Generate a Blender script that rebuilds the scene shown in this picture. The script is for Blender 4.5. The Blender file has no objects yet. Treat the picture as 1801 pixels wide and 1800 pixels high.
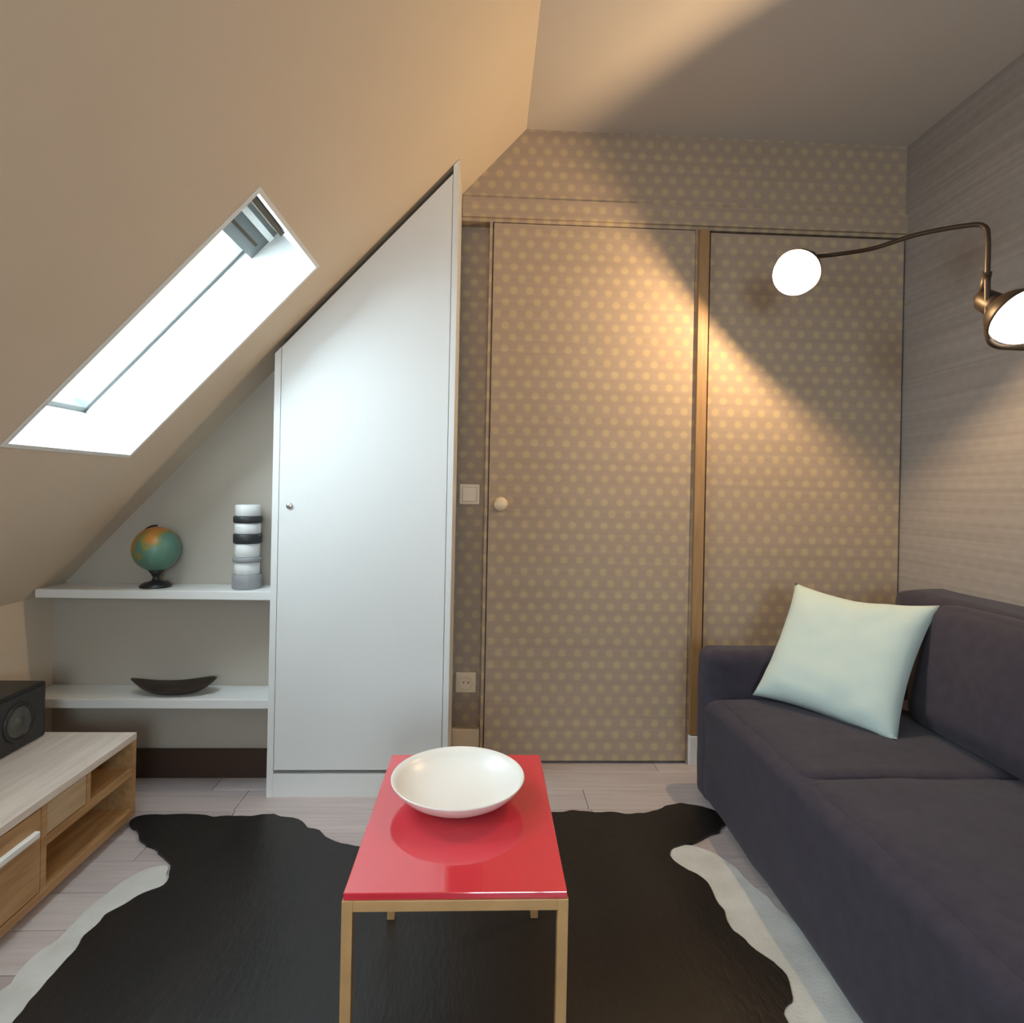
import bpy, bmesh, math, random
from mathutils import Vector, Matrix, noise

random.seed(7)
noise.seed_set(7)
scene = bpy.context.scene
COL = scene.collection

# ------------------------------------------------------------------ camera
F = 1050.0                               # focal length in pixels of the 1801 px wide frame
cam_data = bpy.data.cameras.new('camera')
cam_data.sensor_fit = 'HORIZONTAL'
cam_data.sensor_width = 36.0
cam_data.lens = F / 1801.0 * 36.0
cam_data.shift_y = -40.0 / 1801.0
cam_data.clip_start = 0.02
cam = bpy.data.objects.new('camera', cam_data)
COL.objects.link(cam)
YAW, ROLL = math.atan(46 / 1050), math.atan(0.02)
cam.matrix_world = (Matrix.Translation((0, 0, 1.106)) @ Matrix.Rotation(-YAW, 4, 'Z')
                    @ Matrix.Rotation(math.pi / 2, 4, 'X') @ Matrix.Rotation(ROLL, 4, 'Z'))
scene.camera = cam

# ------------------------------------------------------------------ sky and exposure
world = bpy.data.worlds.new('overcast_sky')
scene.world = world
world.use_nodes = True
bgn = world.node_tree.nodes['Background']
bgn.inputs['Color'].default_value = (0.76, 0.885, 1.0, 1)
bgn.inputs['Strength'].default_value = 16.0
scene.view_settings.view_transform = 'Standard'
scene.view_settings.look = 'None'
scene.view_settings.gamma = 1.0
scene.view_settings.use_curve_mapping = False
scene.view_settings.exposure = 0.22

LAMP_LEFT_W, LAMP_RIGHT_W = 27.0, 0.25
WARM = (1.0, 0.70, 0.38)

# ------------------------------------------------------------------ measures
SM, SK = 1.08, 2.41                      # sloping ceiling: z = SM * x + SK
CEIL = 2.555
KNEE_X = -1.60
RIGHT_X = 1.715
DOOR_Y = 2.40
NICHE_Y = 2.30
CX0, CX1, CY = -0.752, -0.118, 2.14      # wardrobe
REAR_Y = -2.3
sn = math.hypot(1, SM)
S_DIR = Vector((1, 0, SM)) / sn          # up the slope
S_OUT = Vector((-SM, 0, 1)) / sn         # out through the roof
def slope_z(x): return SM * x + SK

# ------------------------------------------------------------------ materials
MATS = {}
def mat(name, color, rough=0.6, metal=0.0, spec=0.5, var=0.0, var_scale=8.0, bump=0.0, bump_scale=200.0,
        stretch=(1, 1, 1), color2=None, sheen=0.0, coat=0.0):
    m = bpy.data.materials.new(name); m.use_nodes = True
    nt = m.node_tree; b = nt.nodes['Principled BSDF']
    b.inputs['Base Color'].default_value = (*color, 1)
    b.inputs['Roughness'].default_value = rough
    b.inputs['Metallic'].default_value = metal
    b.inputs['Specular IOR Level'].default_value = spec
    b.inputs['Sheen Weight'].default_value = sheen
    b.inputs['Coat Weight'].default_value = coat
    tc = nt.nodes.new('ShaderNodeTexCoord')
    mp = nt.nodes.new('ShaderNodeMapping'); mp.inputs['Scale'].default_value = stretch
    nt.links.new(tc.outputs['Object'], mp.inputs['Vector'])
    if var > 0 or color2:
        n = nt.nodes.new('ShaderNodeTexNoise'); n.inputs['Scale'].default_value = var_scale
        n.inputs['Detail'].default_value = 5
        nt.links.new(mp.outputs['Vector'], n.inputs['Vector'])
        mx = nt.nodes.new('ShaderNodeMix'); mx.data_type = 'RGBA'
        c2 = color2 or tuple(c * (1 - var) for c in color)
        mx.inputs[6].default_value = (*color, 1); mx.inputs[7].default_value = (*c2, 1)
        rp = nt.nodes.new('ShaderNodeMapRange')
        rp.inputs['From Min'].default_value = 0.3; rp.inputs['From Max'].default_value = 0.7
        nt.links.new(n.outputs['Fac'], rp.inputs['Value'])
        nt.links.new(rp.outputs['Result'], mx.inputs[0])
        nt.links.new(mx.outputs[2], b.inputs['Base Color'])
    if bump > 0:
        n2 = nt.nodes.new('ShaderNodeTexNoise'); n2.inputs['Scale'].default_value = bump_scale
        n2.inputs['Detail'].default_value = 3
        nt.links.new(mp.outputs['Vector'], n2.inputs['Vector'])
        bp = nt.nodes.new('ShaderNodeBump'); bp.inputs['Strength'].default_value = bump
        bp.inputs['Distance'].default_value = 0.002
        nt.links.new(n2.outputs['Fac'], bp.inputs['Height'])
        nt.links.new(bp.outputs['Normal'], b.inputs['Normal'])
    MATS[name] = m
    return m

def node_math(nt, op, a, b=None):
    n = nt.nodes.new('ShaderNodeMath'); n.operation = op
    for i, v in enumerate((a, b)):
        if v is None: continue
        if isinstance(v, (int, float)): n.inputs[i].default_value = v
        else: nt.links.new(v, n.inputs[i])
    return n.outputs[0]

def wallpaper(name, axis, base, dot, period=(0.064, 0.047), strength=1.0, lines=0.0):
    """Greige paper with a staggered lattice of small pale dots (world scale)."""
    m = bpy.data.materials.new(name); m.use_nodes = True
    nt = m.node_tree; b = nt.nodes['Principled BSDF']
    b.inputs['Roughness'].default_value = 0.75
    b.inputs['Specular IOR Level'].default_value = 0.2
    tc = nt.nodes.new('ShaderNodeTexCoord')
    sp = nt.nodes.new('ShaderNodeSeparateXYZ'); nt.links.new(tc.outputs['Object'], sp.inputs[0])
    h, v = sp.outputs[axis], sp.outputs['Z']
    row = node_math(nt, 'DIVIDE', v, period[1])
    fl = node_math(nt, 'FLOOR', row)
    half = node_math(nt, 'MULTIPLY', node_math(nt, 'MODULO', node_math(nt, 'ADD', fl, 200), 2.0), 0.5)
    cxx = node_math(nt, 'ADD', node_math(nt, 'DIVIDE', h, period[0]), half)
    dx = node_math(nt, 'MULTIPLY', node_math(nt, 'SUBTRACT', node_math(nt, 'FRACT', node_math(nt, 'ADD', cxx, 200)), 0.5), period[0])
    dz = node_math(nt, 'MULTIPLY', node_math(nt, 'SUBTRACT', node_math(nt, 'FRACT', node_math(nt, 'ADD', row, 200)), 0.5), period[1])
    r = node_math(nt, 'SQRT', node_math(nt, 'ADD', node_math(nt, 'MULTIPLY', dx, dx), node_math(nt, 'MULTIPLY', dz, dz)))
    rp = nt.nodes.new('ShaderNodeMapRange'); rp.interpolation_type = 'SMOOTHSTEP'
    rp.inputs['From Min'].default_value = 0.021; rp.inputs['From Max'].default_value = 0.009
    nt.links.new(r, rp.inputs['Value'])
    fac = node_math(nt, 'MULTIPLY', rp.outputs['Result'], strength)
    mx = nt.nodes.new('ShaderNodeMix'); mx.data_type = 'RGBA'
    mx.inputs[6].default_value = (*base, 1); mx.inputs[7].default_value = (*dot, 1)
    nt.links.new(fac, mx.inputs[0])
    out = mx.outputs[2]
    if lines > 0:                       # fine horizontal weave
        w = nt.nodes.new('ShaderNodeTexNoise'); w.inputs['Scale'].default_value = 1.0; w.inputs['Detail'].default_value = 2
        mp = nt.nodes.new('ShaderNodeMapping')
        mp.inputs['Scale'].default_value = (1.2, 1.2, 55)
        nt.links.new(tc.outputs['Object'], mp.inputs['Vector']); nt.links.new(mp.outputs['Vector'], w.inputs['Vector'])
        rr = nt.nodes.new('ShaderNodeMapRange'); rr.inputs['From Min'].default_value = 0.3; rr.inputs['From Max'].default_value = 0.7
        rr.inputs['To Min'].default_value = 1 - lines; rr.inputs['To Max'].default_value = 1 + lines
        nt.links.new(w.outputs['Fac'], rr.inputs['Value'])
        mm = nt.nodes.new('ShaderNodeMix'); mm.data_type = 'RGBA'; mm.blend_type = 'MULTIPLY'; mm.inputs[0].default_value = 1
        nt.links.new(out, mm.inputs[6]); nt.links.new(rr.outputs['Result'], mm.inputs[7])
        out = mm.outputs[2]
    nt.links.new(out, b.inputs['Base Color'])
    MATS[name] = m
    return m

def emit(name, color, strength):
    m = bpy.data.materials.new(name); m.use_nodes = True
    nt = m.node_tree; nt.nodes.clear()
    o = nt.nodes.new('ShaderNodeOutputMaterial'); e = nt.nodes.new('ShaderNodeEmission')
    e.inputs['Color'].default_value = (*color, 1); e.inputs['Strength'].default_value = strength
    nt.links.new(e.outputs[0], o.inputs[0]); MATS[name] = m
    return m

def wood(name, light, dark, axis_scale, rough=0.45, scale=6.0):
    return mat(name, light, rough=rough, color2=dark, var_scale=scale, stretch=axis_scale, bump=0.15, bump_scale=scale * 2)

mat('plaster', (0.70, 0.585, 0.455), rough=0.9, spec=0.2, var=0.04, var_scale=3, bump=0.05, bump_scale=120)
mat('ceiling_paint', (0.57, 0.51, 0.455), rough=0.9, spec=0.2)
wallpaper('paper_back', 'X', (0.385, 0.292, 0.222), (0.54, 0.41, 0.235), strength=0.6, lines=0.05)
wallpaper('paper_right', 'Y', (0.315, 0.28, 0.26), (0.355, 0.315, 0.28), strength=0.4, lines=0.10)
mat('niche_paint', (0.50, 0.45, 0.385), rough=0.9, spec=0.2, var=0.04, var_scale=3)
mat('white_lacquer', (0.80, 0.80, 0.785), rough=0.35)
mat('white_satin', (0.80, 0.80, 0.78), rough=0.5)
mat('gap_dark', (0.10, 0.075, 0.05), rough=0.9)
mat('dark_skirting', (0.055, 0.028, 0.018), rough=0.5)
mat('frame_wood', (0.38, 0.22, 0.095), rough=0.55, var=0.25, var_scale=10, stretch=(8, 8, 0.6))
mat('beige_plastic', (0.80, 0.64, 0.45), rough=0.4)
mat('steel', (0.6, 0.6, 0.58), rough=0.3, metal=1.0)
mat('bronze', (0.055, 0.038, 0.026), rough=0.45, metal=0.6)
mat('red_lacquer', (0.70, 0.022, 0.045), rough=0.10, coat=1.0)
MATS['red_lacquer'].node_tree.nodes['Principled BSDF'].inputs['Coat IOR'].default_value = 1.9
MATS['red_lacquer'].node_tree.nodes['Principled BSDF'].inputs['Coat Roughness'].default_value = 0.05
mat('brass_wood', (0.58, 0.33, 0.14), rough=0.4, metal=0.1, var=0.15, var_scale=20)
mat('ceramic_white', (0.82, 0.79, 0.74), rough=0.3)
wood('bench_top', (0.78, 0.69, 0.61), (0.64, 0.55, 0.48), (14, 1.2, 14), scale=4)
wood('bench_oak', (0.52, 0.31, 0.14), (0.34, 0.18, 0.07), (14, 1.2, 14), scale=4)
wood('bench_pale', (0.55, 0.40, 0.24), (0.42, 0.29, 0.16), (14, 1.2, 14), scale=4)
for i, (l, d) in enumerate((((0.53, 0.46, 0.445), (0.42, 0.36, 0.35)), ((0.58, 0.51, 0.49), (0.46, 0.395, 0.38)), ((0.47, 0.40, 0.39), (0.38, 0.32, 0.31)))):
    wood('plank_%d' % i, l, d, (1.0, 16, 16), rough=0.4, scale=3)
mat('floor_joint', (0.12, 0.10, 0.09), rough=0.9)
mat('sofa_fabric', (0.053, 0.045, 0.062), rough=0.95, spec=0.15, var=0.2, var_scale=30, bump=0.35, bump_scale=700, sheen=0.10)
mat('mint_fabric', (0.54, 0.635, 0.595), rough=0.9, spec=0.15, bump=0.25, bump_scale=500, sheen=0.15)
mat('hide_black', (0.005, 0.004, 0.0045), rough=0.36, spec=0.5, color2=(0.013, 0.010, 0.008), var_scale=7, bump=0.6, bump_scale=70, stretch=(1, 0.35, 1), sheen=0.0)
mat('hide_white', (0.60, 0.60, 0.57), rough=0.85, color2=(0.48, 0.47, 0.44), var_scale=9, bump=0.6, bump_scale=150)
mat('black_plastic', (0.018, 0.018, 0.018), rough=0.35)
mat('grille', (0.035, 0.035, 0.035), rough=0.7, bump=0.6, bump_scale=300)
mat('cone_grey', (0.085, 0.085, 0.08), rough=0.5)
mat('dark_wood', (0.045, 0.028, 0.018), rough=0.5, var=0.4, var_scale=14)
mat('band_black', (0.03, 0.03, 0.032), rough=0.45)
mat('band_grey', (0.30, 0.30, 0.31), rough=0.45)
mat('band_white', (0.80, 0.80, 0.78), rough=0.4)
mat('frame_grey', (0.17, 0.185, 0.185), rough=0.45)
def bulb_material(name, color, strength):
    """Glowing clear glass: it adds light and lets the filament's light through."""
    m = emit(name, color, strength); nt = m.node_tree
    o = next(n for n in nt.nodes if n.type == 'OUTPUT_MATERIAL'); e = next(n for n in nt.nodes if n.type == 'EMISSION')
    t = nt.nodes.new('ShaderNodeBsdfTransparent'); a = nt.nodes.new('ShaderNodeAddShader')
    nt.links.new(e.outputs[0], a.inputs[0]); nt.links.new(t.outputs[0], a.inputs[1]); nt.links.new(a.outputs[0], o.inputs[0])
bulb_material('bulb_glow', (1.0, 0.90, 0.74), 2.2)

def glass_material():
    m = bpy.data.materials.new('window_glass'); m.use_nodes = True
    nt = m.node_tree; nt.nodes.clear()
    o = nt.nodes.new('ShaderNodeOutputMaterial'); t = nt.nodes.new('ShaderNodeBsdfTransparent')
    g = nt.nodes.new('ShaderNodeBsdfGlossy'); g.inputs['Roughness'].default_value = 0.02
    fr = nt.nodes.new('ShaderNodeValue'); fr.outputs[0].default_value = 0.05
    t.inputs['Color'].default_value = (0.95, 0.98, 0.97, 1)
    x = nt.nodes.new('ShaderNodeMixShader')
    nt.links.new(fr.outputs[0], x.inputs[0]); nt.links.new(t.outputs[0], x.inputs[1]); nt.links.new(g.outputs[0], x.inputs[2])
    nt.links.new(x.outputs[0], o.inputs[0]); MATS['window_glass'] = m
glass_material()

def globe_material():
    m = bpy.data.materials.new('globe_map'); m.use_nodes = True
    nt = m.node_tree; b = nt.nodes['Principled BSDF']; b.inputs['Roughness'].default_value = 0.35
    tc = nt.nodes.new('ShaderNodeTexCoord')
    n = nt.nodes.new('ShaderNodeTexNoise'); n.inputs['Scale'].default_value = 13; n.inputs['Detail'].default_value = 5
    mp = nt.nodes.new('ShaderNodeMapping'); mp.inputs['Location'].default_value = (0.42, 0.1, 0.33)
    nt.links.new(tc.outputs['Object'], mp.inputs['Vector']); nt.links.new(mp.outputs['Vector'], n.inputs['Vector'])
    # more land towards the upper left, sea below, as on the photographed globe
    sp = nt.nodes.new('ShaderNodeSeparateXYZ'); nt.links.new(tc.outputs['Object'], sp.inputs[0])
    up = node_math(nt, 'MULTIPLY', sp.outputs['Z'], 2.2)
    lf = node_math(nt, 'MULTIPLY', sp.outputs['X'], -2.4)
    s = node_math(nt, 'ADD', node_math(nt, 'ADD', n.outputs['Fac'], up), lf)
    cr = nt.nodes.new('ShaderNodeValToRGB'); cr.color_ramp.interpolation = 'EASE'
    e = cr.color_ramp.elements
    e[0].position = 0.44; e[0].color = (0.11, 0.24, 0.18, 1)
    e[1].position = 0.66; e[1].color = (0.55, 0.20, 0.04, 1)
    k = cr.color_ramp.elements.new(0.50); k.color = (0.22, 0.24, 0.08, 1)
    k = cr.color_ramp.elements.new(0.58); k.color = (0.42, 0.22, 0.05, 1)
    nt.links.new(s, cr.inputs[0]); nt.links.new(cr.outputs[0], b.inputs['Base Color']); MATS['globe_map'] = m
globe_material()

# ------------------------------------------------------------------ mesh helpers
def link(name, me, material, parent=None, smooth=False, loc=None):
    o = bpy.data.objects.new(name, me); COL.objects.link(o)
    if material: me.materials.append(MATS[material])
    if smooth:
        for p in me.polygons: p.use_smooth = True
    if parent: o.parent = parent
    if loc: o.location = loc
    return o

def from_bm(name, bm, material, parent=None, smooth=False, loc=None):
    bmesh.ops.recalc_face_normals(bm, faces=bm.faces[:])
    me = bpy.data.meshes.new(name); bm.to_mesh(me); bm.free()
    return link(name, me, material, parent, smooth, loc)

def add_box(bm, lo, hi, bevel=0.0, seg=2):
    lo, hi = Vector(lo), Vector(hi)
    r = bmesh.ops.create_cube(bm, size=1.0)
    for v in r['verts']:
        v.co = Vector(((lo[i] + hi[i]) / 2 + v.co[i] * (hi[i] - lo[i]) for i in range(3)))
    if bevel > 0:
        es = list({e for v in r['verts'] for e in v.link_edges})
        bmesh.ops.bevel(bm, geom=es, offset=bevel, segments=seg, affect='EDGES', profile=0.5)

def box(name, lo, hi, material, parent=None, bevel=0.0, seg=2):
    bm = bmesh.new(); add_box(bm, lo, hi, bevel, seg)
    return from_bm(name, bm, material, parent)

def boxes(name, lst, material, parent=None, bevel=0.0):
    bm = bmesh.new()
    for lo, hi in lst: add_box(bm, lo, hi, bevel)
    return from_bm(name, bm, material, parent)

def prism(name, poly_xz, y0, y1, material, parent=None, bevel=0.0):
    """Polygon in the XZ plane extruded along Y."""
    bm = bmesh.new()
    a = [bm.verts.new((x, y0, z)) for x, z in poly_xz]
    b = [bm.verts.new((x, y1, z)) for x, z in poly_xz]
    bm.faces.new(a); bm.faces.new(b[::-1])
    n = len(a)
    for i in range(n): bm.faces.new((a[i], a[(i + 1) % n], b[(i + 1) % n], b[i]))
    if bevel: bmesh.ops.bevel(bm, geom=bm.edges[:], offset=bevel, segments=2, affect='EDGES')
    return from_bm(name, bm, material, parent)

def lathe_bm(bm, prof, n=40, mtx=Matrix()):
    rings = []
    for r, z in prof:
        if r < 1e-6: rings.append([bm.verts.new(mtx @ Vector((0, 0, z)))])
        else: rings.append([bm.verts.new(mtx @ Vector((r * math.cos(2 * math.pi * k / n), r * math.sin(2 * math.pi * k / n), z))) for k in range(n)])
    for a, b in zip(rings, rings[1:]):
        for k in range(n):
            k2 = (k + 1) % n
            if len(a) == 1 and len(b) == 1: continue
            if len(a) == 1: bm.faces.new((a[0], b[k], b[k2]))
            elif len(b) == 1: bm.faces.new((a[k], b[0], a[k2]))
            else: bm.faces.new((a[k], b[k], b[k2], a[k2]))

def lathe(name, prof, material, parent=None, n=40, mtx=Matrix(), smooth=True, loc=None):
    bm = bmesh.new(); lathe_bm(bm, prof, n, mtx)
    return from_bm(name, bm, material, parent, smooth, loc)

def aim(loc, d):
    """Matrix with local +Z along d."""
    q = Vector(d).normalized().to_track_quat('Z', 'Y')
    return Matrix.Translation(loc) @ q.to_matrix().to_4x4()

def tube(name, pts, r, material, parent=None, n=12):
    pts = [Vector(p) for p in pts]
    bm = bmesh.new(); rings = []
    up = Vector((0.13, 0.31, 0.94)).normalized()
    for i, p in enumerate(pts):
        t = (pts[min(i + 1, len(pts) - 1)] - pts[max(i - 1, 0)]).normalized()
        a = t.cross(up)
        if a.length < 0.1: a = t.cross(Vector((1, 0.2, 0)))
        a.normalize(); b = t.cross(a).normalized(); up = b.cross(t) if False else up
        rings.append([bm.verts.new(p + a * (r * math.cos(2 * math.pi * k / n)) + b * (r * math.sin(2 * math.pi * k / n))) for k in range(n)])
    for a, b in zip(rings, rings[1:]):
        for k in range(n): bm.faces.new((a[k], a[(k + 1) % n], b[(k + 1) % n], b[k]))
    bm.faces.new(rings[0]); bm.faces.new(rings[-1][::-1])
    return from_bm(name, bm, material, parent, True)

def spline(ctrl, n=10):
    """Catmull-Rom through the control points."""
    c = [Vector(p) for p in ctrl]; c = [2 * c[0] - c[1]] + c + [2 * c[-1] - c[-2]]
    out = []
    for i in range(1, len(c) - 2):
        p0, p1, p2, p3 = c[i - 1:i + 3]
        for k in range(n):
            t = k / n
            out.append(0.5 * ((2 * p1) + (p2 - p0) * t + (2 * p0 - 5 * p1 + 4 * p2 - p3) * t * t + (3 * p1 - p0 - 3 * p2 + p3) * t ** 3))
    out.append(c[-2]); return out

def soft_box(name, lo, hi, r, material, parent=None, puff=(0, 0, 0), wrinkle=0.0, wscale=6.0, n=22, mtx=None):
    """A padded block: rounded edges, bulging faces, gentle wrinkles."""
    lo, hi = Vector(lo), Vector(hi); c = (lo + hi) / 2; h = (hi - lo) / 2
    bm = bmesh.new(); bmesh.ops.create_cube(bm, size=2.0)
    bmesh.ops.subdivide_edges(bm, edges=bm.edges[:], cuts=n, use_grid_fill=True)
    for v in bm.verts:
        p = v.co.copy()
        # push the grid towards the edges so the rounding is well sampled
        q = Vector((math.copysign(abs(x) ** 0.8, x) for x in p))
        w = Vector((q[i] * h[i] for i in range(3)))
        inner = Vector((max(-(h[i] - r), min(h[i] - r, w[i])) for i in range(3)))
        d = w - inner
        if d.length > 1e-9:
            w = inner + d.normalized() * r
        for i in range(3):
            j, k = (i + 1) % 3, (i + 2) % 3
            w[i] += math.copysign(puff[i] * (1 - q[j] ** 2) * (1 - q[k] ** 2), p[i]) * abs(p[i])
        co = c + w
        if wrinkle:
            nv = noise.noise_vector(co * wscale) + 0.5 * noise.noise_vector(co * wscale * 2.3)
            co = co + nv * wrinkle
        co.z = max(co.z, lo.z)
        v.co = mtx @ co if mtx else co
    return from_bm(name, bm, material, parent, True)

def empty(name, loc=(0, 0, 0)):
    o = bpy.data.objects.new(name, None); COL.objects.link(o); o.location = loc
    o.empty_display_size = 0.1
    return o

def keep(child, parent):
    """Parent while the child's mesh stays in world coordinates."""
    child.parent = parent
    child.matrix_parent_inverse = Matrix.Translation(parent.location).inverted()
    return child

def tag(o, label, cat, group=None):
    o['label'] = label; o['category'] = cat
    if group: o['group'] = group
    return o

def struct(o, label=None):
    o['kind'] = 'structure'
    if label: o['label'] = label
    return o

# ================================================================== ROOM
# floor: slab and planks that run across the room
floor = struct(box('floor', (KNEE_X - 0.3, REAR_Y - 0.2, -0.12), (RIGHT_X + 0.2, 2.75, -0.006), 'floor_joint'), 'grey-brown wooden plank floor')
PW, PL = 0.136, 1.21
plank_meshes = []
for i in range(3):
    bm = bmesh.new(); add_box(bm, (0.001, 0.001, -0.010), (PL - 0.001, PW - 0.001, 0.0), 0.0012, 1)
    me = bpy.data.meshes.new('plank'); bm.to_mesh(me); bm.free(); me.materials.append(MATS['plank_%d' % i]); plank_meshes.append(me)
nrow = int((2.60 - REAR_Y) / PW)
for rr in range(nrow):
    y = 2.60 - (rr + 1) * PW
    x = KNEE_X - 0.05 - random.random() * 0.9
    while x < RIGHT_X:
        o = bpy.data.objects.new('plank', random.choice(plank_meshes)); COL.objects.link(o)
        o.location = (x, y, 0); o.parent = floor
        x += PL

# flat ceiling
x_edge = (CEIL - SK) / SM
struct(box('ceiling', (x_edge - 0.12, REAR_Y - 0.2, CEIL), (RIGHT_X + 0.2, 2.75, CEIL + 0.15), 'ceiling_paint'), 'flat pale ceiling')

# sloping ceiling with the roof window opening, one slab of four pieces
WX0, WX1 = -1.137, -0.552               # opening, lower and upper x
WINDOWS = [(-1.20, -0.694), (-0.02, 0.486), (1.447, 1.953)]   # last one in view; the first two added unseen for fill daylight
TH = 0.21
def slope_piece(bm, x0, x1, y0, y1, t0=0.0, t1=TH):
    vs = []
    for t in (t0, t1):
        for x, y in ((x0, y0), (x1, y0), (x1, y1), (x0, y1)):
            vs.append(bm.verts.new(Vector((x, y, slope_z(x))) + S_OUT * t))
    for f in ((0, 1, 2, 3), (7, 6, 5, 4), (0, 4, 5, 1), (1, 5, 6, 2), (2, 6, 7, 3), (3, 7, 4, 0)):
        bm.faces.new([vs[i] for i in f])
bm = bmesh.new()
XL, XH = KNEE_X - 0.02, x_edge + 0.02
edge = REAR_Y - 0.2
for y0, y1 in WINDOWS:
    slope_piece(bm, XL, XH, edge, y0)
    slope_piece(bm, XL, WX0, y0, y1)
    slope_piece(bm, WX1, XH, y0, y1)
    edge = y1
slope_piece(bm, XL, XH, edge, 2.75)
struct(from_bm('wall_sloped', bm, 'plaster'), 'sloping beige attic ceiling with roof window opening')

# knee wall, right wall, rear wall
struct(box('wall_left', (KNEE_X - 0.15, REAR_Y - 0.2, 0), (KNEE_X, 2.75, slope_z(KNEE_X) + 0.16), 'plaster'), 'low knee wall under the sloping ceiling')
struct(box('wall_right', (RIGHT_X, REAR_Y - 0.2, 0), (RIGHT_X + 0.15, 2.75, CEIL), 'paper_right'), 'papered grey-beige side wall behind the sofa')
GX0, GX1, GZ0, GZ1 = -0.10, 0.90, 0.85, 2.0      # added unseen gable window, brightens the room from behind the camera
bm = bmesh.new()
RW0, RW1 = REAR_Y - 0.15, REAR_Y
add_box(bm, (KNEE_X, RW0, 0), (RIGHT_X, RW1, GZ0)); add_box(bm, (GX0, RW0, GZ1), (RIGHT_X, RW1, CEIL))
add_box(bm, (GX1, RW0, GZ0), (RIGHT_X, RW1, GZ1)); add_box(bm, (KNEE_X, RW0, GZ0), (GX0, RW1, CEIL))
struct(from_bm('wall_rear', bm, 'plaster'), 'rear gable wall with an added window opening')
gw = struct(empty('fill_window_4', (GX0, REAR_Y, GZ0)), 'added unseen gable window in the rear wall, for fill daylight')
fy0, fy1 = REAR_Y - 0.10, REAR_Y - 0.04
for lo_, hi_ in (((GX0, fy0, GZ0), (GX1, fy1, GZ0 + 0.05)), ((GX0, fy0, GZ1 - 0.05), (GX1, fy1, GZ1)), ((GX0, fy0, GZ0 + 0.05), (GX0 + 0.05, fy1, GZ1 - 0.05)),
                 ((GX1 - 0.05, fy0, GZ0 + 0.05), (GX1, fy1, GZ1 - 0.05)), (((GX0 + GX1) / 2 - 0.03, fy0, GZ0 + 0.05), ((GX0 + GX1) / 2 + 0.03, fy1, GZ1 - 0.05))):
    keep(box('frame', lo_, hi_, 'white_satin'), gw)
for x0, x1 in ((GX0 + 0.05, (GX0 + GX1) / 2 - 0.03), ((GX0 + GX1) / 2 + 0.03, GX1 - 0.05)):
    keep(box('pane', (x0, fy0 + 0.025, GZ0 + 0.05), (x1, fy0 + 0.031, GZ1 - 0.05), 'window_glass'), gw)
keep(box('window_sill', (GX0 - 0.04, REAR_Y - 0.04, GZ0 - 0.03), (GX1 + 0.04, REAR_Y + 0.05, GZ0), 'white_satin', bevel=0.003), gw)
gp = bpy.data.lights.new('gable_portal', 'AREA'); gp.shape = 'RECTANGLE'; gp.size = GX1 - GX0; gp.size_y = GZ1 - GZ0; gp.cycles.is_portal = True
go = bpy.data.objects.new('gable_portal', gp); COL.objects.link(go)
go.matrix_world = Matrix.Translation(((GX0 + GX1) / 2, REAR_Y - 0.2, (GZ0 + GZ1) / 2)) @ Matrix.Rotation(math.pi / 2, 4, 'X')

# back wall: papered wall around the doors; recessed strip beside the wardrobe; plain niche behind the shelves
D1X0, D1X1, D2X0, D2X1, DTOP = 0.012, 0.832, 0.896, 1.708, 2.172
wb = [((CX0 + 0.01, DOOR_Y, DTOP + 0.005), (RIGHT_X, DOOR_Y + 0.15, CEIL)),               # above the doors
      ((CX0 + 0.01, DOOR_Y + 0.055, 0), (-0.004, DOOR_Y + 0.20, DTOP + 0.005)),           # recessed strip
      ((-0.004, DOOR_Y, 0), (D1X0 - 0.004, DOOR_Y + 0.15, DTOP + 0.005)),
      ((D1X0 - 0.01, DOOR_Y + 0.06, 0), (RIGHT_X, DOOR_Y + 0.15, DTOP + 0.005)),     # behind the doors
      ((D1X1 + 0.002, DOOR_Y, 0), (D2X0 - 0.006, DOOR_Y + 0.06, DTOP + 0.005))]
struct(boxes('wall_back', wb, 'paper_back'), 'papered wall with fine dotted pattern around flush doors')
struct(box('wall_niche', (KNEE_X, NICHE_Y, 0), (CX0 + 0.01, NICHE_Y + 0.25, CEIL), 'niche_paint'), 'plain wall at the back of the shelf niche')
struct(box('trim_1', (-0.115, DOOR_Y - 0.014, 2.19), (RIGHT_X, DOOR_Y + 0.01, 2.268), 'paper_back'), 'papered rail running above both flush doors')
struct(box('trim_2', (D1X1 + 0.012, DOOR_Y - 0.022, 0.125), (D2X0 - 0.012, DOOR_Y + 0.005, DTOP), 'frame_wood'), 'brown wooden jamb between the two flush doors')
struct(box('baseboard_back', (D1X1 + 0.01, DOOR_Y - 0.024, 0), (D2X1, DOOR_Y - 0.002, 0.12), 'white_satin', bevel=0.003), 'short white baseboard beside the sofa')
struct(box('baseboard_strip', (-0.12, DOOR_Y + 0.030, 0), (-0.006, DOOR_Y + 0.056, 0.125), 'beige_plastic', bevel=0.003), 'beige baseboard below the socket')
struct(box('baseboard_niche', (KNEE_X, NICHE_Y - 0.018, 0), (-0.745, NICHE_Y, 0.105), 'dark_skirting', bevel=0.002), 'dark brown baseboard in the shelf niche')

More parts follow.
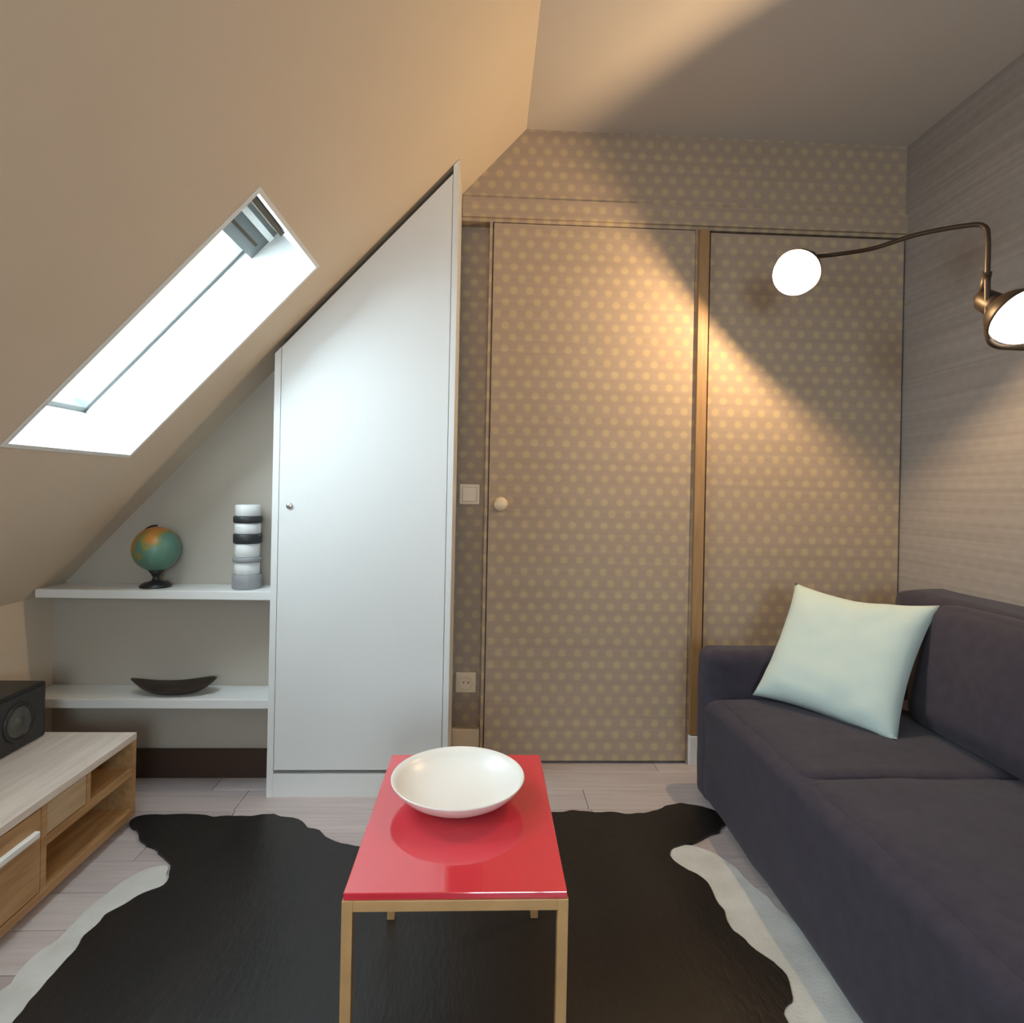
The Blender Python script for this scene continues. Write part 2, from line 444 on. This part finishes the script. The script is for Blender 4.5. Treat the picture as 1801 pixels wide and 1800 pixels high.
# flush papered doors
d1 = struct(box('door_1', (D1X0, DOOR_Y - 0.004, 0.012), (D1X1, DOOR_Y + 0.036, DTOP), 'paper_back', bevel=0.0015), 'flush papered door with a small knob')
kb = lathe('knob', [(0, 0), (0.011, 0), (0.011, 0.022), (0.026, 0.030), (0.028, 0.042), (0.018, 0.052), (0, 0.054)], 'beige_plastic', d1, 24,
           aim((0.060, DOOR_Y - 0.004, 1.045), (0, -1, 0)))
rs = lathe('rosette', [(0, 0), (0.028, 0), (0.027, 0.004), (0, 0.005)], 'beige_plastic', d1, 24, aim((0.060, DOOR_Y - 0.004, 1.045), (0, -1, 0)))
d2 = struct(box('door_2', (D2X0, DOOR_Y - 0.004, 0.125), (D2X1, DOOR_Y + 0.036, DTOP - 0.006), 'paper_back', bevel=0.0015), 'flush papered door behind the sofa end')

# ------------------------------------------------------------------ roof window
def wpt(s, y, t):
    """s: 0..1 up the opening, t: depth out of the roof."""
    x = WX0 + (WX1 - WX0) * s
    return Vector((x, y, slope_z(x))) + S_OUT * t
LEN = (WX1 - WX0) * sn
def wbox(name, s0, s1, y0, y1, t0, t1, material, parent):
    bm = bmesh.new(); vs = []
    for t in (t0, t1):
        for s, y in ((s0, y0), (s1, y0), (s1, y1), (s0, y1)): vs.append(bm.verts.new(wpt(s / LEN, y, t)))
    for f in ((0, 1, 2, 3), (7, 6, 5, 4), (0, 4, 5, 1), (1, 5, 6, 2), (2, 6, 7, 3), (3, 7, 4, 0)): bm.faces.new([vs[i] for i in f])
    o = from_bm(name, bm, material)
    return keep(o, parent)
def roof_window(name, WY0, WY1, label):
    w = empty(name, (WX0, WY0, slope_z(WX0))); struct(w, label)
    L = 0.012
    wbox('lining_board', 0, LEN, WY1 - L, WY1, -0.003, TH, 'white_satin', w)
    wbox('lining_board', 0, LEN, WY0, WY0 + L, -0.003, TH, 'white_satin', w)
    wbox('lining_board', 0, L, WY0 + L, WY1 - L, -0.003, TH, 'white_satin', w)
    wbox('lining_board', LEN - L, LEN, WY0 + L, WY1 - L, -0.003, TH, 'white_satin', w)
    G0, G1 = 0.19, 0.24
    fr = wbox('frame', L, 0.03, WY0 + L, WY1 - L, G0, G1, 'frame_grey', w)
    wbox('frame', L, LEN - L, WY1 - L - 0.016, WY1 - L, G0, G1, 'frame_grey', w)
    wbox('frame', L, LEN - L, WY0 + L, WY0 + L + 0.016, G0, G1, 'frame_grey', w)
    top = wbox('top_rail', LEN - 0.135, LEN - L, WY0 + L, WY1 - L, G0 - 0.03, G1, 'frame_grey', w)
    bar = wbox('handle_bar', LEN - 0.06, LEN - 0.04, WY0 + 0.06, WY1 - 0.06, G0 - 0.06, G0 - 0.045, 'steel', w)
    wbox('vent_slot', LEN - 0.10, LEN - 0.09, WY0 + 0.05, WY1 - 0.05, G0 - 0.033, G0 - 0.028, 'gap_dark', w)
    wbox('blind_gap', LEN - 0.030, LEN - 0.014, WY0 + 0.02, WY1 - 0.18, 0.055, 0.085, 'gap_dark', w)
    wbox('pane', 0.028, LEN - 0.13, WY0 + 0.026, WY1 - 0.026, G0 + 0.02, G0 + 0.026, 'window_glass', w)
    # daylight enters here: a portal guides the sky sampling
    pl = bpy.data.lights.new('skylight_portal', 'AREA'); pl.shape = 'RECTANGLE'; pl.size = WY1 - WY0; pl.size_y = LEN
    pl.cycles.is_portal = True
    po = bpy.data.objects.new('skylight_portal', pl); COL.objects.link(po)
    zc = -(-S_OUT)                           # a lamp shines along its local -Z: into the room
    yc = S_DIR; xc = yc.cross(zc)
    po.matrix_world = Matrix.Translation(wpt(0.5, (WY0 + WY1) / 2, 0.30)) @ Matrix((xc, yc, zc)).transposed().to_4x4()
roof_window('window_1', *WINDOWS[2], 'roof window in a white lined opening in the sloping ceiling')
roof_window('fill_window_2', *WINDOWS[1], 'added roof window out of view in the near part of the slope, for fill daylight')  # added out of view: extra daylight for floor and sofa front
roof_window('fill_window_3', *WINDOWS[0], 'added roof window out of view in the rear part of the slope, for fill daylight')  # second added opening, unseen, lifts the dark lower room

# ================================================================== BUILT-IN WARDROBE
wr = tag(empty('wardrobe', (-0.43, CY, 0)), 'tall white built-in wardrobe with slanted top under the sloping ceiling', 'wardrobe')
g = 0.022
keep(prism('body', [(CX0 + 0.022, 0.0), (CX1 - 0.02, 0.0), (CX1 - 0.02, slope_z(CX1 - 0.02) - 0.002), (CX0 + 0.022, slope_z(CX0 + 0.022) - 0.002)], CY + 0.03, DOOR_Y - 0.016, 'gap_dark'), wr)
keep(prism('side_panel', [(CX0, 0), (CX0 + 0.022, 0), (CX0 + 0.022, slope_z(CX0 + 0.022) - g * 1.4), (CX0, slope_z(CX0) - g * 1.4)], CY, NICHE_Y - 0.002, 'white_lacquer'), wr)
keep(prism('side_panel', [(CX1 - 0.02, 0), (CX1, 0), (CX1, slope_z(CX1) - 0.003), (CX1 - 0.02, slope_z(CX1 - 0.02) - 0.003)], CY, DOOR_Y - 0.002, 'white_lacquer'), wr)
keep(box('plinth', (CX0 + 0.022, CY + 0.002, 0), (CX1 - 0.02, CY + 0.03, 0.082), 'white_lacquer'), wr)
dx0, dx1 = CX0 + 0.0238, CX1 - 0.0216
dr = keep(prism('door', [(dx0, 0.096), (dx1, 0.096), (dx1, slope_z(dx1) - g * 1.47), (dx0, slope_z(dx0) - g * 1.47)], CY, CY + 0.022, 'white_lacquer', bevel=0.0012), wr)
lk = lathe('lock', [(0, 0), (0.011, 0), (0.011, 0.005), (0.008, 0.007), (0, 0.007)], 'steel', None, 20, aim((-0.691, CY, 1.03), (0, -1, 0)))
keep(lk, wr); lk.parent = dr; lk.matrix_parent_inverse = Matrix()

# ================================================================== SHELVES AND WHAT STANDS ON THEM
SX1 = CX0
def shelf(z0, z1, label):
    xl = max(KNEE_X, (z1 - SK) / SM) + 0.003
    return tag(box('wall_shelf', (xl, 2.145, z0), (SX1 - 0.001, NICHE_Y - 0.001, z1), 'white_lacquer', bevel=0.002), label, 'shelf', 'white shelves in the niche')
shelf(0.694, 0.724, 'upper white shelf carrying the globe')
shelf(0.310, 0.342, 'lower white shelf carrying a low dark dish')

gl = tag(empty('desk_globe', (-1.19, 2.222, 0.724)), 'small green and orange terrestrial globe on a black foot', 'globe')
lathe('base', [(0, 0), (0.052, 0), (0.053, 0.006), (0.040, 0.016), (0.016, 0.022), (0.010, 0.034), (0.018, 0.050), (0.026, 0.060), (0, 0.062)], 'black_plastic', gl, 36)
sph = bpy.data.meshes.new('sphere'); bm = bmesh.new(); bmesh.ops.create_uvsphere(bm, u_segments=40, v_segments=24, radius=0.080); bm.to_mesh(sph); bm.free()
so = link('sphere', sph, 'globe_map', gl, True, (0, 0, 0.138))
tube('meridian', [(0.077 * math.cos(a_) * 0.35, 0.077 * math.cos(a_) * 0.0 , 0.128 + 0.077 * math.sin(a_)) if False else
     (-0.085 * math.cos(a_) * 0.95, 0.085 * math.cos(a_) * 0.3, 0.138 + 0.085 * math.sin(a_)) for a_ in [math.radians(-90 + 9 * i) for i in range(21)]], 0.0035, 'dark_wood', gl, 8)

lt = tag(empty('banded_tower', (-0.866, 2.222, 0.724)), 'round tower ornament with black, grey and white bands', 'ornament')
zz = 0.0
for h_, r_, m_ in ((0.052, 0.050, 'band_grey'), (0.045, 0.043, 'band_white'), (0.018, 0.050, 'band_grey'), (0.050, 0.043, 'band_white'),
                   (0.034, 0.049, 'band_black'), (0.040, 0.045, 'band_white'), (0.024, 0.050, 'band_black'), (0.042, 0.044, 'band_white')):
    lathe('band', [(0, zz), (r_ - 0.003, zz), (r_, zz + 0.003), (r_, zz + h_ - 0.003), (r_ - 0.003, zz + h_), (0, zz + h_)], m_, lt, 32)
    zz += h_

ds = tag(empty('boat_dish', (-1.115, 2.215, 0.342)), 'low dark brown boat-shaped wooden dish', 'dish')
bm = bmesh.new(); NA, NR = 48, 10
rows = []
for side in (0, 1):                      # 0 outside, 1 inside
    for j in range(NR + 1):
        t = j / NR
        if side: t = 1 - t
        ring = []
        for k in range(NA):
            a_ = 2 * math.pi * k / NA
            ex, ey = math.cos(a_), math.sin(a_)
            rim = 0.032 + 0.016 * ex * ex + 0.008 * math.sin(2 * a_ + 0.6)
            rr_ = 0.25 + 0.75 * t ** 0.8
            hh = rim * t ** 2
            if side: rr_ *= 0.95; hh = 0.007 + (rim - 0.002 - 0.007) * t ** 2
            ring.append(bm.verts.new((0.150 * ex * rr_, 0.060 * ey * rr_, hh)))
        rows.append(ring)
for a_, b_ in zip(rows, rows[1:]):
    for k in range(NA): bm.faces.new((a_[k], a_[(k + 1) % NA], b_[(k + 1) % NA], b_[k]))
bm.faces.new(rows[0]); bm.faces.new(rows[-1][::-1])
from_bm('shell', bm, 'dark_wood', ds, True)

# switch and socket on the recessed strip
def plate(name, z, label, cat, rocker):
    y = DOOR_Y + 0.055
    e = tag(empty(name, (-0.066, y, z)), label, cat)
    bm = bmesh.new(); add_box(bm, (-0.042, -0.010, -0.042), (0.042, 0, 0.042), 0.004); from_bm('cover_plate', bm, 'beige_plastic', e)
    if rocker:
        bm = bmesh.new(); add_box(bm, (-0.030, -0.016, -0.030), (0.030, -0.009, 0.030), 0.003); from_bm('rocker', bm, 'beige_plastic', e)
    else:
        lathe('socket_well', [(0.030, 0.010), (0.027, 0.013), (0.024, 0.0115), (0.022, 0.0105), (0, 0.0105)], 'beige_plastic', e, 28, aim((0, 0, 0), (0, -1, 0)))
        for dx in (-0.0095, 0.0095):
            lathe('pin_hole', [(0, 0.0108), (0.003, 0.0108), (0.003, 0.0112), (0, 0.0112)], 'gap_dark', e, 12, aim((dx, 0, 0), (0, -1, 0)))
    return e
plate('light_switch', 1.08, 'beige light switch on the narrow wall strip', 'switch', True)
plate('wall_socket', 0.31, 'beige wall socket low on the narrow wall strip', 'socket', False)

# ================================================================== RUG
def outline_mesh(name, pts, z0, z1, material, parent=None, wob=0.004, rnd=0.016):
    pts = spline([(x, y, 0) for x, y in pts] + [(pts[0][0], pts[0][1], 0)], 8)[:-1]
    out = []
    for i, p in enumerate(pts):
        nv = noise.noise_vector(Vector((p.x * 19, p.y * 19, 3.1)))
        out.append(Vector((p.x + nv.x * rnd, p.y + nv.y * rnd, 0)))
    bm = bmesh.new()
    a = [bm.verts.new((p.x, p.y, z1)) for p in out]
    f = bm.faces.new(a)
    bmesh.ops.triangulate(bm, faces=[f])
    r = bmesh.ops.extrude_face_region(bm, geom=bm.faces[:])
    for v in [g_ for g_ in r['geom'] if isinstance(g_, bmesh.types.BMVert)]: v.co.z = z0
    return from_bm(name, bm, material, parent)
rug = tag(empty('cowhide_rug', (-0.1, 1.3, 0)), 'black cowhide rug with white edges on the plank floor', 'rug')
white = [(-1.02, 1.345), (-1.005, 1.50), (-0.995, 1.62), (-0.955, 1.72), (-0.90, 1.75), (-0.86, 1.68), (-0.80, 1.5), (-0.5, 1.45), (0, 1.5), (0.42, 1.60), (0.53, 1.77), (0.66, 1.835),
         (0.74, 1.74), (0.80, 1.55), (0.84, 1.35), (0.86, 1.1), (0.92, 0.8), (0.8, 0.35), (0.3, 0.15), (-0.4, 0.12), (-0.95, 0.3), (-1.12, 0.7), (-1.07, 1.1)]
black = [(-0.935, 1.255), (-0.935, 1.31), (-0.945, 1.40), (-0.94, 1.51), (-0.915, 1.60), (-0.86, 1.69), (-0.93, 1.80), (-1.06, 1.90), (-1.12, 2.00), (-0.95, 2.015), (-0.80, 2.00), (-0.68, 2.02), (-0.55, 1.95),
         (-0.42, 1.85), (-0.20, 1.84), (0.05, 1.93), (0.27, 2.03), (0.42, 2.02), (0.56, 2.015), (0.70, 2.075), (0.80, 2.04), (0.815, 1.95), (0.72, 1.87), (0.60, 1.81), (0.58, 1.76), (0.64, 1.66), (0.645, 1.56), (0.645, 1.47), (0.705, 1.34),
         (0.665, 1.25), (0.655, 1.20), (0.68, 1.0), (0.72, 0.8), (0.62, 0.5), (0.3, 0.28), (-0.4, 0.25), (-0.8, 0.4), (-0.96, 0.7), (-0.93, 1.0)]
keep(outline_mesh('white_hide', white, 0.0005, 0.005, 'hide_white'), rug)
keep(outline_mesh('black_hide', black, 0.0005, 0.0085, 'hide_black'), rug)

# ================================================================== SIDE TABLE AND BOWL
TX0, TX1, TY0, TY1, TZ = -0.228, 0.155, 1.012, 1.540, 0.420
tb = tag(empty('side_table', ((TX0 + TX1) / 2, (TY0 + TY1) / 2, 0.0085)), 'narrow glossy red side table with thin brass-coloured frame', 'table')
q = 0.0185
def local(o): return keep(o, tb)
local(box('tabletop', (TX0 + 0.002, TY0 + 0.002, TZ - 0.012), (TX1 - 0.002, TY1 - 0.002, TZ), 'red_lacquer', bevel=0.0015))
for x in (TX0, TX1 - q):
    for y in (TY0, TY1 - q):
        local(box('leg', (x, y, 0.0085), (x + q, y + q, TZ - 0.0122), 'brass_wood', bevel=0.001))
for y in (TY0, TY1 - q): local(box('rail', (TX0 + q, y, TZ - 0.0122 - q), (TX1 - q, y + q, TZ - 0.0122), 'brass_wood', bevel=0.001))
for x in (TX0, TX1 - q): local(box('rail', (x, TY0 + q, TZ - 0.0122 - q), (x + q, TY1 - q, TZ - 0.0122), 'brass_wood', bevel=0.001))
bw = tag(empty('bowl', (-0.048, 1.318, TZ)), 'wide white ceramic bowl on the red table', 'bowl')
lathe('shell', [(0, 0.0), (0.058, 0.0), (0.075, 0.003), (0.100, 0.013), (0.122, 0.026), (0.137, 0.040), (0.1445, 0.051), (0.146, 0.0535), (0.1435, 0.0545),
                (0.133, 0.042), (0.117, 0.029), (0.096, 0.017), (0.07, 0.009), (0.04, 0.0062), (0, 0.006)], 'ceramic_white', bw, 72)

# ================================================================== TV BENCH AND RADIO
BX0, BX1, BY0, BY1, BZ0, BZ1 = KNEE_X + 0.01, -1.115, 0.25, 1.988, 0.028, 0.292
be = tag(empty('tv_bench', ((BX0 + BX1) / 2, (BY0 + BY1) / 2, 0)), 'low oak media bench with open compartments along the knee wall', 'bench')
def b_(o): return keep(o, be)
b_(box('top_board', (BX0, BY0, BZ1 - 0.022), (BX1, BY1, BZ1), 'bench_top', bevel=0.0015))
b_(box('bottom_board', (BX0, BY0, BZ0), (BX1, BY1, BZ0 + 0.024), 'bench_oak', bevel=0.0012))
b_(box('end_panel', (BX0, BY1 - 0.020, BZ0 + 0.024), (BX1 - 0.001, BY1, BZ1 - 0.022), 'bench_oak'))
b_(box('end_panel', (BX0, BY0, BZ0 + 0.024), (BX1 - 0.001, BY0 + 0.020, BZ1 - 0.022), 'bench_oak'))
b_(box('back_panel', (BX0, BY0 + 0.02, BZ0 + 0.024), (BX0 + 0.01, BY1 - 0.02, BZ1 - 0.022), 'bench_oak'))
b_(box('divider', (BX0 + 0.01, 1.575, BZ0 + 0.024), (BX1 - 0.002, 1.595, BZ1 - 0.022), 'bench_oak'))
b_(box('middle_shelf', (BX0 + 0.01, 1.595, 0.160), (BX1 - 0.002, BY1 - 0.02, 0.182), 'bench_oak'))
b_(box('divider', (BX0 + 0.01, 1.752, 0.182), (BX1 - 0.003, 1.768, BZ1 - 0.022), 'bench_oak'))
b_(box('drawer', (BX1 - 0.30, 1.598, 0.186), (BX1 - 0.004, 1.750, BZ1 - 0.026), 'bench_pale', bevel=0.001))
for y0, y1 in ((0.915, 1.572), (0.273, 0.911)):
    dw = b_(box('drawer', (BX1 - 0.35, y0, BZ0 + 0.028), (BX1 - 0.0005, y1, BZ1 - 0.026), 'bench_oak', bevel=0.001))
    hh = box('handle', (BX1 - 0.0005, y1 - 0.30, 0.205), (BX1 + 0.014, y1 - 0.02, 0.222), 'white_satin', None, bevel=0.003)
    hh.parent = dw
for y in (BY0 + 0.05, 1.1, BY1 - 0.09):
    for x in (BX0 + 0.03, BX1 - 0.09): b_(box('foot', (x, y, 0), (x + 0.05, y + 0.04, BZ0), 'dark_wood'))

rd = tag(empty('radio', (-1.46, 1.78, BZ1)), 'black box speaker with round driver standing on the bench', 'speaker')
def r_(o): return keep(o, rd)
RX = -1.385
r_(box('case', (-1.555, 1.56, BZ1), (RX, 1.965, BZ1 + 0.175), 'black_plastic', bevel=0.008, seg=3))
r_(box('front_grille', (RX - 0.002, 1.575, BZ1 + 0.012), (RX + 0.004, 1.95, BZ1 + 0.163), 'grille', bevel=0.002))
for y, rad in ((1.845, 0.058), (1.665, 0.058)):
    r_(lathe('driver_ring', [(rad, 0), (rad, 0.006), (rad - 0.006, 0.009), (rad - 0.013, 0.004), (rad - 0.013, 0)], 'black_plastic', None, 36, aim((RX + 0.003, y, BZ1 + 0.088), (1, 0, 0))))
    r_(lathe('driver_cone', [(rad - 0.013, 0.003), (0.016, 0.001), (0.014, 0.004), (0.008, 0.008), (0, 0.009)], 'cone_grey', None, 36, aim((RX + 0.003, y, BZ1 + 0.088), (1, 0, 0))))

# ================================================================== SOFA AND CUSHION
sf = tag(empty('sofa', (1.24, 1.2, 0)), 'dark grey-brown slipcovered sofa along the papered side wall', 'sofa')
def s_(o): return keep(o, sf)
SX0, SXB = 0.800, 1.690
s_(soft_box('base', (SX0 - 0.012, 0.12, 0.011), (SXB, 2.15, 0.386), 0.045, 'sofa_fabric', wrinkle=0.008, wscale=5))
s_(soft_box('armrest', (SX0 - 0.012, 2.045, 0.011), (SXB, 2.165, 0.550), 0.035, 'sofa_fabric', puff=(0.004, 0.004, 0.004), wrinkle=0.004, wscale=5))
s_(soft_box('backrest', (1.50, 0.12, 0.25), (SXB + 0.005, 2.15, 0.775), 0.05, 'sofa_fabric', wrinkle=0.005))
for y0, y1 in ((1.475, 2.040), (0.80, 1.470), (0.13, 0.795)):
    s_(soft_box('seat_cushion', (SX0 + 0.022, y0, 0.27), (1.52, y1, 0.395), 0.020, 'sofa_fabric', puff=(0.0, 0, 0.012), wrinkle=0.006, wscale=5))
for y0, y1 in ((0.97, 1.84), (0.13, 0.96)):
    m_ = Matrix.Translation((1.40, 0, 0.40)) @ Matrix.Rotation(math.radians(14), 4, 'Y') @ Matrix.Translation((-1.40, 0, -0.40))
    s_(soft_box('back_cushion', (1.31, y0, 0.395), (1.455, y1, 0.775), 0.055, 'sofa_fabric', puff=(0.022, 0, 0.008), wrinkle=0.006, wscale=5, mtx=m_))

for x in (1.00, 1.60):
    for y in (0.18, 2.05): s_(box('foot', (x, y, 0), (x + 0.05, y + 0.05, 0.02), 'dark_wood'))

# square scatter cushion leaning in the corner
def cushion(name, size, thick, material, mtx, n=34):
    bm = bmesh.new(); grids = []
    for side in (1, -1):
        g_ = []
        for i in range(n + 1):
            row = []
            for j in range(n + 1):
                u, v = 2 * i / n - 1, 2 * j / n - 1
                pinch = 1 - 0.10 * (1 - u * u) * abs(v) ** 2
                pinch2 = 1 - 0.10 * (1 - v * v) * abs(u) ** 2
                hgt = ((1 - u ** 4) * (1 - v ** 4)) ** 0.55
                x, y = u * size / 2 * pinch2, v * size / 2 * pinch
                y += 0.028 * max(0, u) * max(0, v)
                z = side * thick / 2 * hgt
                wv = noise.noise(Vector((x * 16, y * 16, side * 3.0))) * 0.006 * min(1, hgt * 2)
                co = mtx @ Vector((x, y, z + wv))
                co.z = max(co.z, 0.406 + 0.02 * max(0, hgt) * (1 - side) / 2)   # it rests on the seat
                row.append(bm.verts.new(co))
            g_.append(row)
        grids.append(g_)
        for i in range(n):
            for j in range(n):
                bm.faces.new((g_[i][j], g_[i + 1][j], g_[i + 1][j + 1], g_[i][j + 1]))
    bmesh.ops.remove_doubles(bm, verts=bm.verts[:], dist=0.0004)
    return from_bm(name, bm, material, None, True)
e1 = Vector((0.647, -0.762, 0.0)).normalized()
upv = Vector((0.235, 0.085, 0.37)).normalized()
e1 = (e1 - upv * e1.dot(upv) * 0.5).normalized()
nrm = e1.cross(upv).normalized()
upv = nrm.cross(e1).normalized()
cc = Vector((1.066, 1.842, 0.402)) + upv * 0.212
M = Matrix((e1, upv, nrm)).transposed().to_4x4(); M.translation = cc
cu = tag(cushion('scatter_cushion', 0.44, 0.13, 'mint_fabric', M), 'pale mint square cushion leaning in the sofa corner', 'cushion')

# ================================================================== TWO-HEADED WALL LAMP
lamp = tag(empty('wall_lamp', (RIGHT_X, 1.65, 1.54)), 'dark bronze wall lamp with curved arm and two glowing globe bulbs', 'lamp')
def l_(o): return keep(o, lamp)
l_(lathe('wall_plate', [(0, 0), (0.055, 0), (0.055, 0.012), (0.045, 0.02), (0, 0.022)], 'bronze', None, 36, aim((RIGHT_X, 1.65, 1.54), (-1, 0, 0))))
l_(tube('bracket', spline([(RIGHT_X - 0.01, 1.65, 1.54), (1.52, 1.65, 1.54), (1.45, 1.65, 1.545), (1.428, 1.65, 1.575), (1.425, 1.65, 1.65), (1.423, 1.65, 1.74)], 8), 0.008, 'bronze'))
LC = Vector((1.0355, 1.98, 1.857)); LD = Vector((-0.63, -0.48, -0.61)).normalized()
RC = Vector((1.468, 1.595, 1.610)); RD = Vector((0.22, -0.70, -0.62)).normalized()
BR = 0.073
RS = RC - RD * 0.125                      # right socket rear end
LS = LC - LD * 0.135
l_(tube('arm', spline([LS, LS - LD * 0.015 + Vector((0.02, 0.0, -0.003)), (1.215, 2.045, 1.952), (1.29, 1.96, 1.942), (1.345, 1.83, 1.935), (1.395, 1.70, 1.908), (1.418, 1.66, 1.890), (1.423, 1.65, 1.85), (1.423, 1.65, 1.74)], 8), 0.007, 'bronze'))
def head(c, d, power):
    m_ = aim(c, d)
    sk = l_(lathe('lamp_socket', [(0, -0.140), (0.014, -0.140), (0.020, -0.130), (0.030, -0.118), (0.034, -0.080), (0.037, -0.062), (0.033, -0.060), (0, -0.062)], 'bronze', None, 28, m_))
    prof = [(0.026, -0.070)] + [(BR * math.sin(a_), -BR * math.cos(a_)) for a_ in [math.radians(24 + 156 * i / 20) for i in range(21)]]
    prof[-1] = (0, BR)
    l_(lathe('bulb', prof, 'bulb_glow', None, 40, m_))
    # half shell that shields the rear of the bulb: its rim cuts the light off
    CR, CUT = BR + 0.0045, 81.5
    arc = [math.radians(24 + (CUT - 24) * i / 10) for i in range(11)]
    prof = [(CR * math.sin(a_), -CR * math.cos(a_)) for a_ in arc] + [((CR - 0.0015) * math.sin(a_), -(CR - 0.0015) * math.cos(a_)) for a_ in reversed(arc)]
    l_(lathe('bulb_shield', prof, 'bronze', None, 48, m_))
    sp = bpy.data.lights.new('bulb_light', 'POINT'); sp.energy = power; sp.color = WARM
    sp.shadow_soft_size = 0.010
    o = bpy.data.objects.new('bulb_light', sp); COL.objects.link(o)
    o.location = c
head(LC, LD, LAMP_LEFT_W)
head(RC, RD, LAMP_RIGHT_W)
l_(tube('joint', [(1.423, 1.65, 1.755), RS], 0.012, 'bronze'))
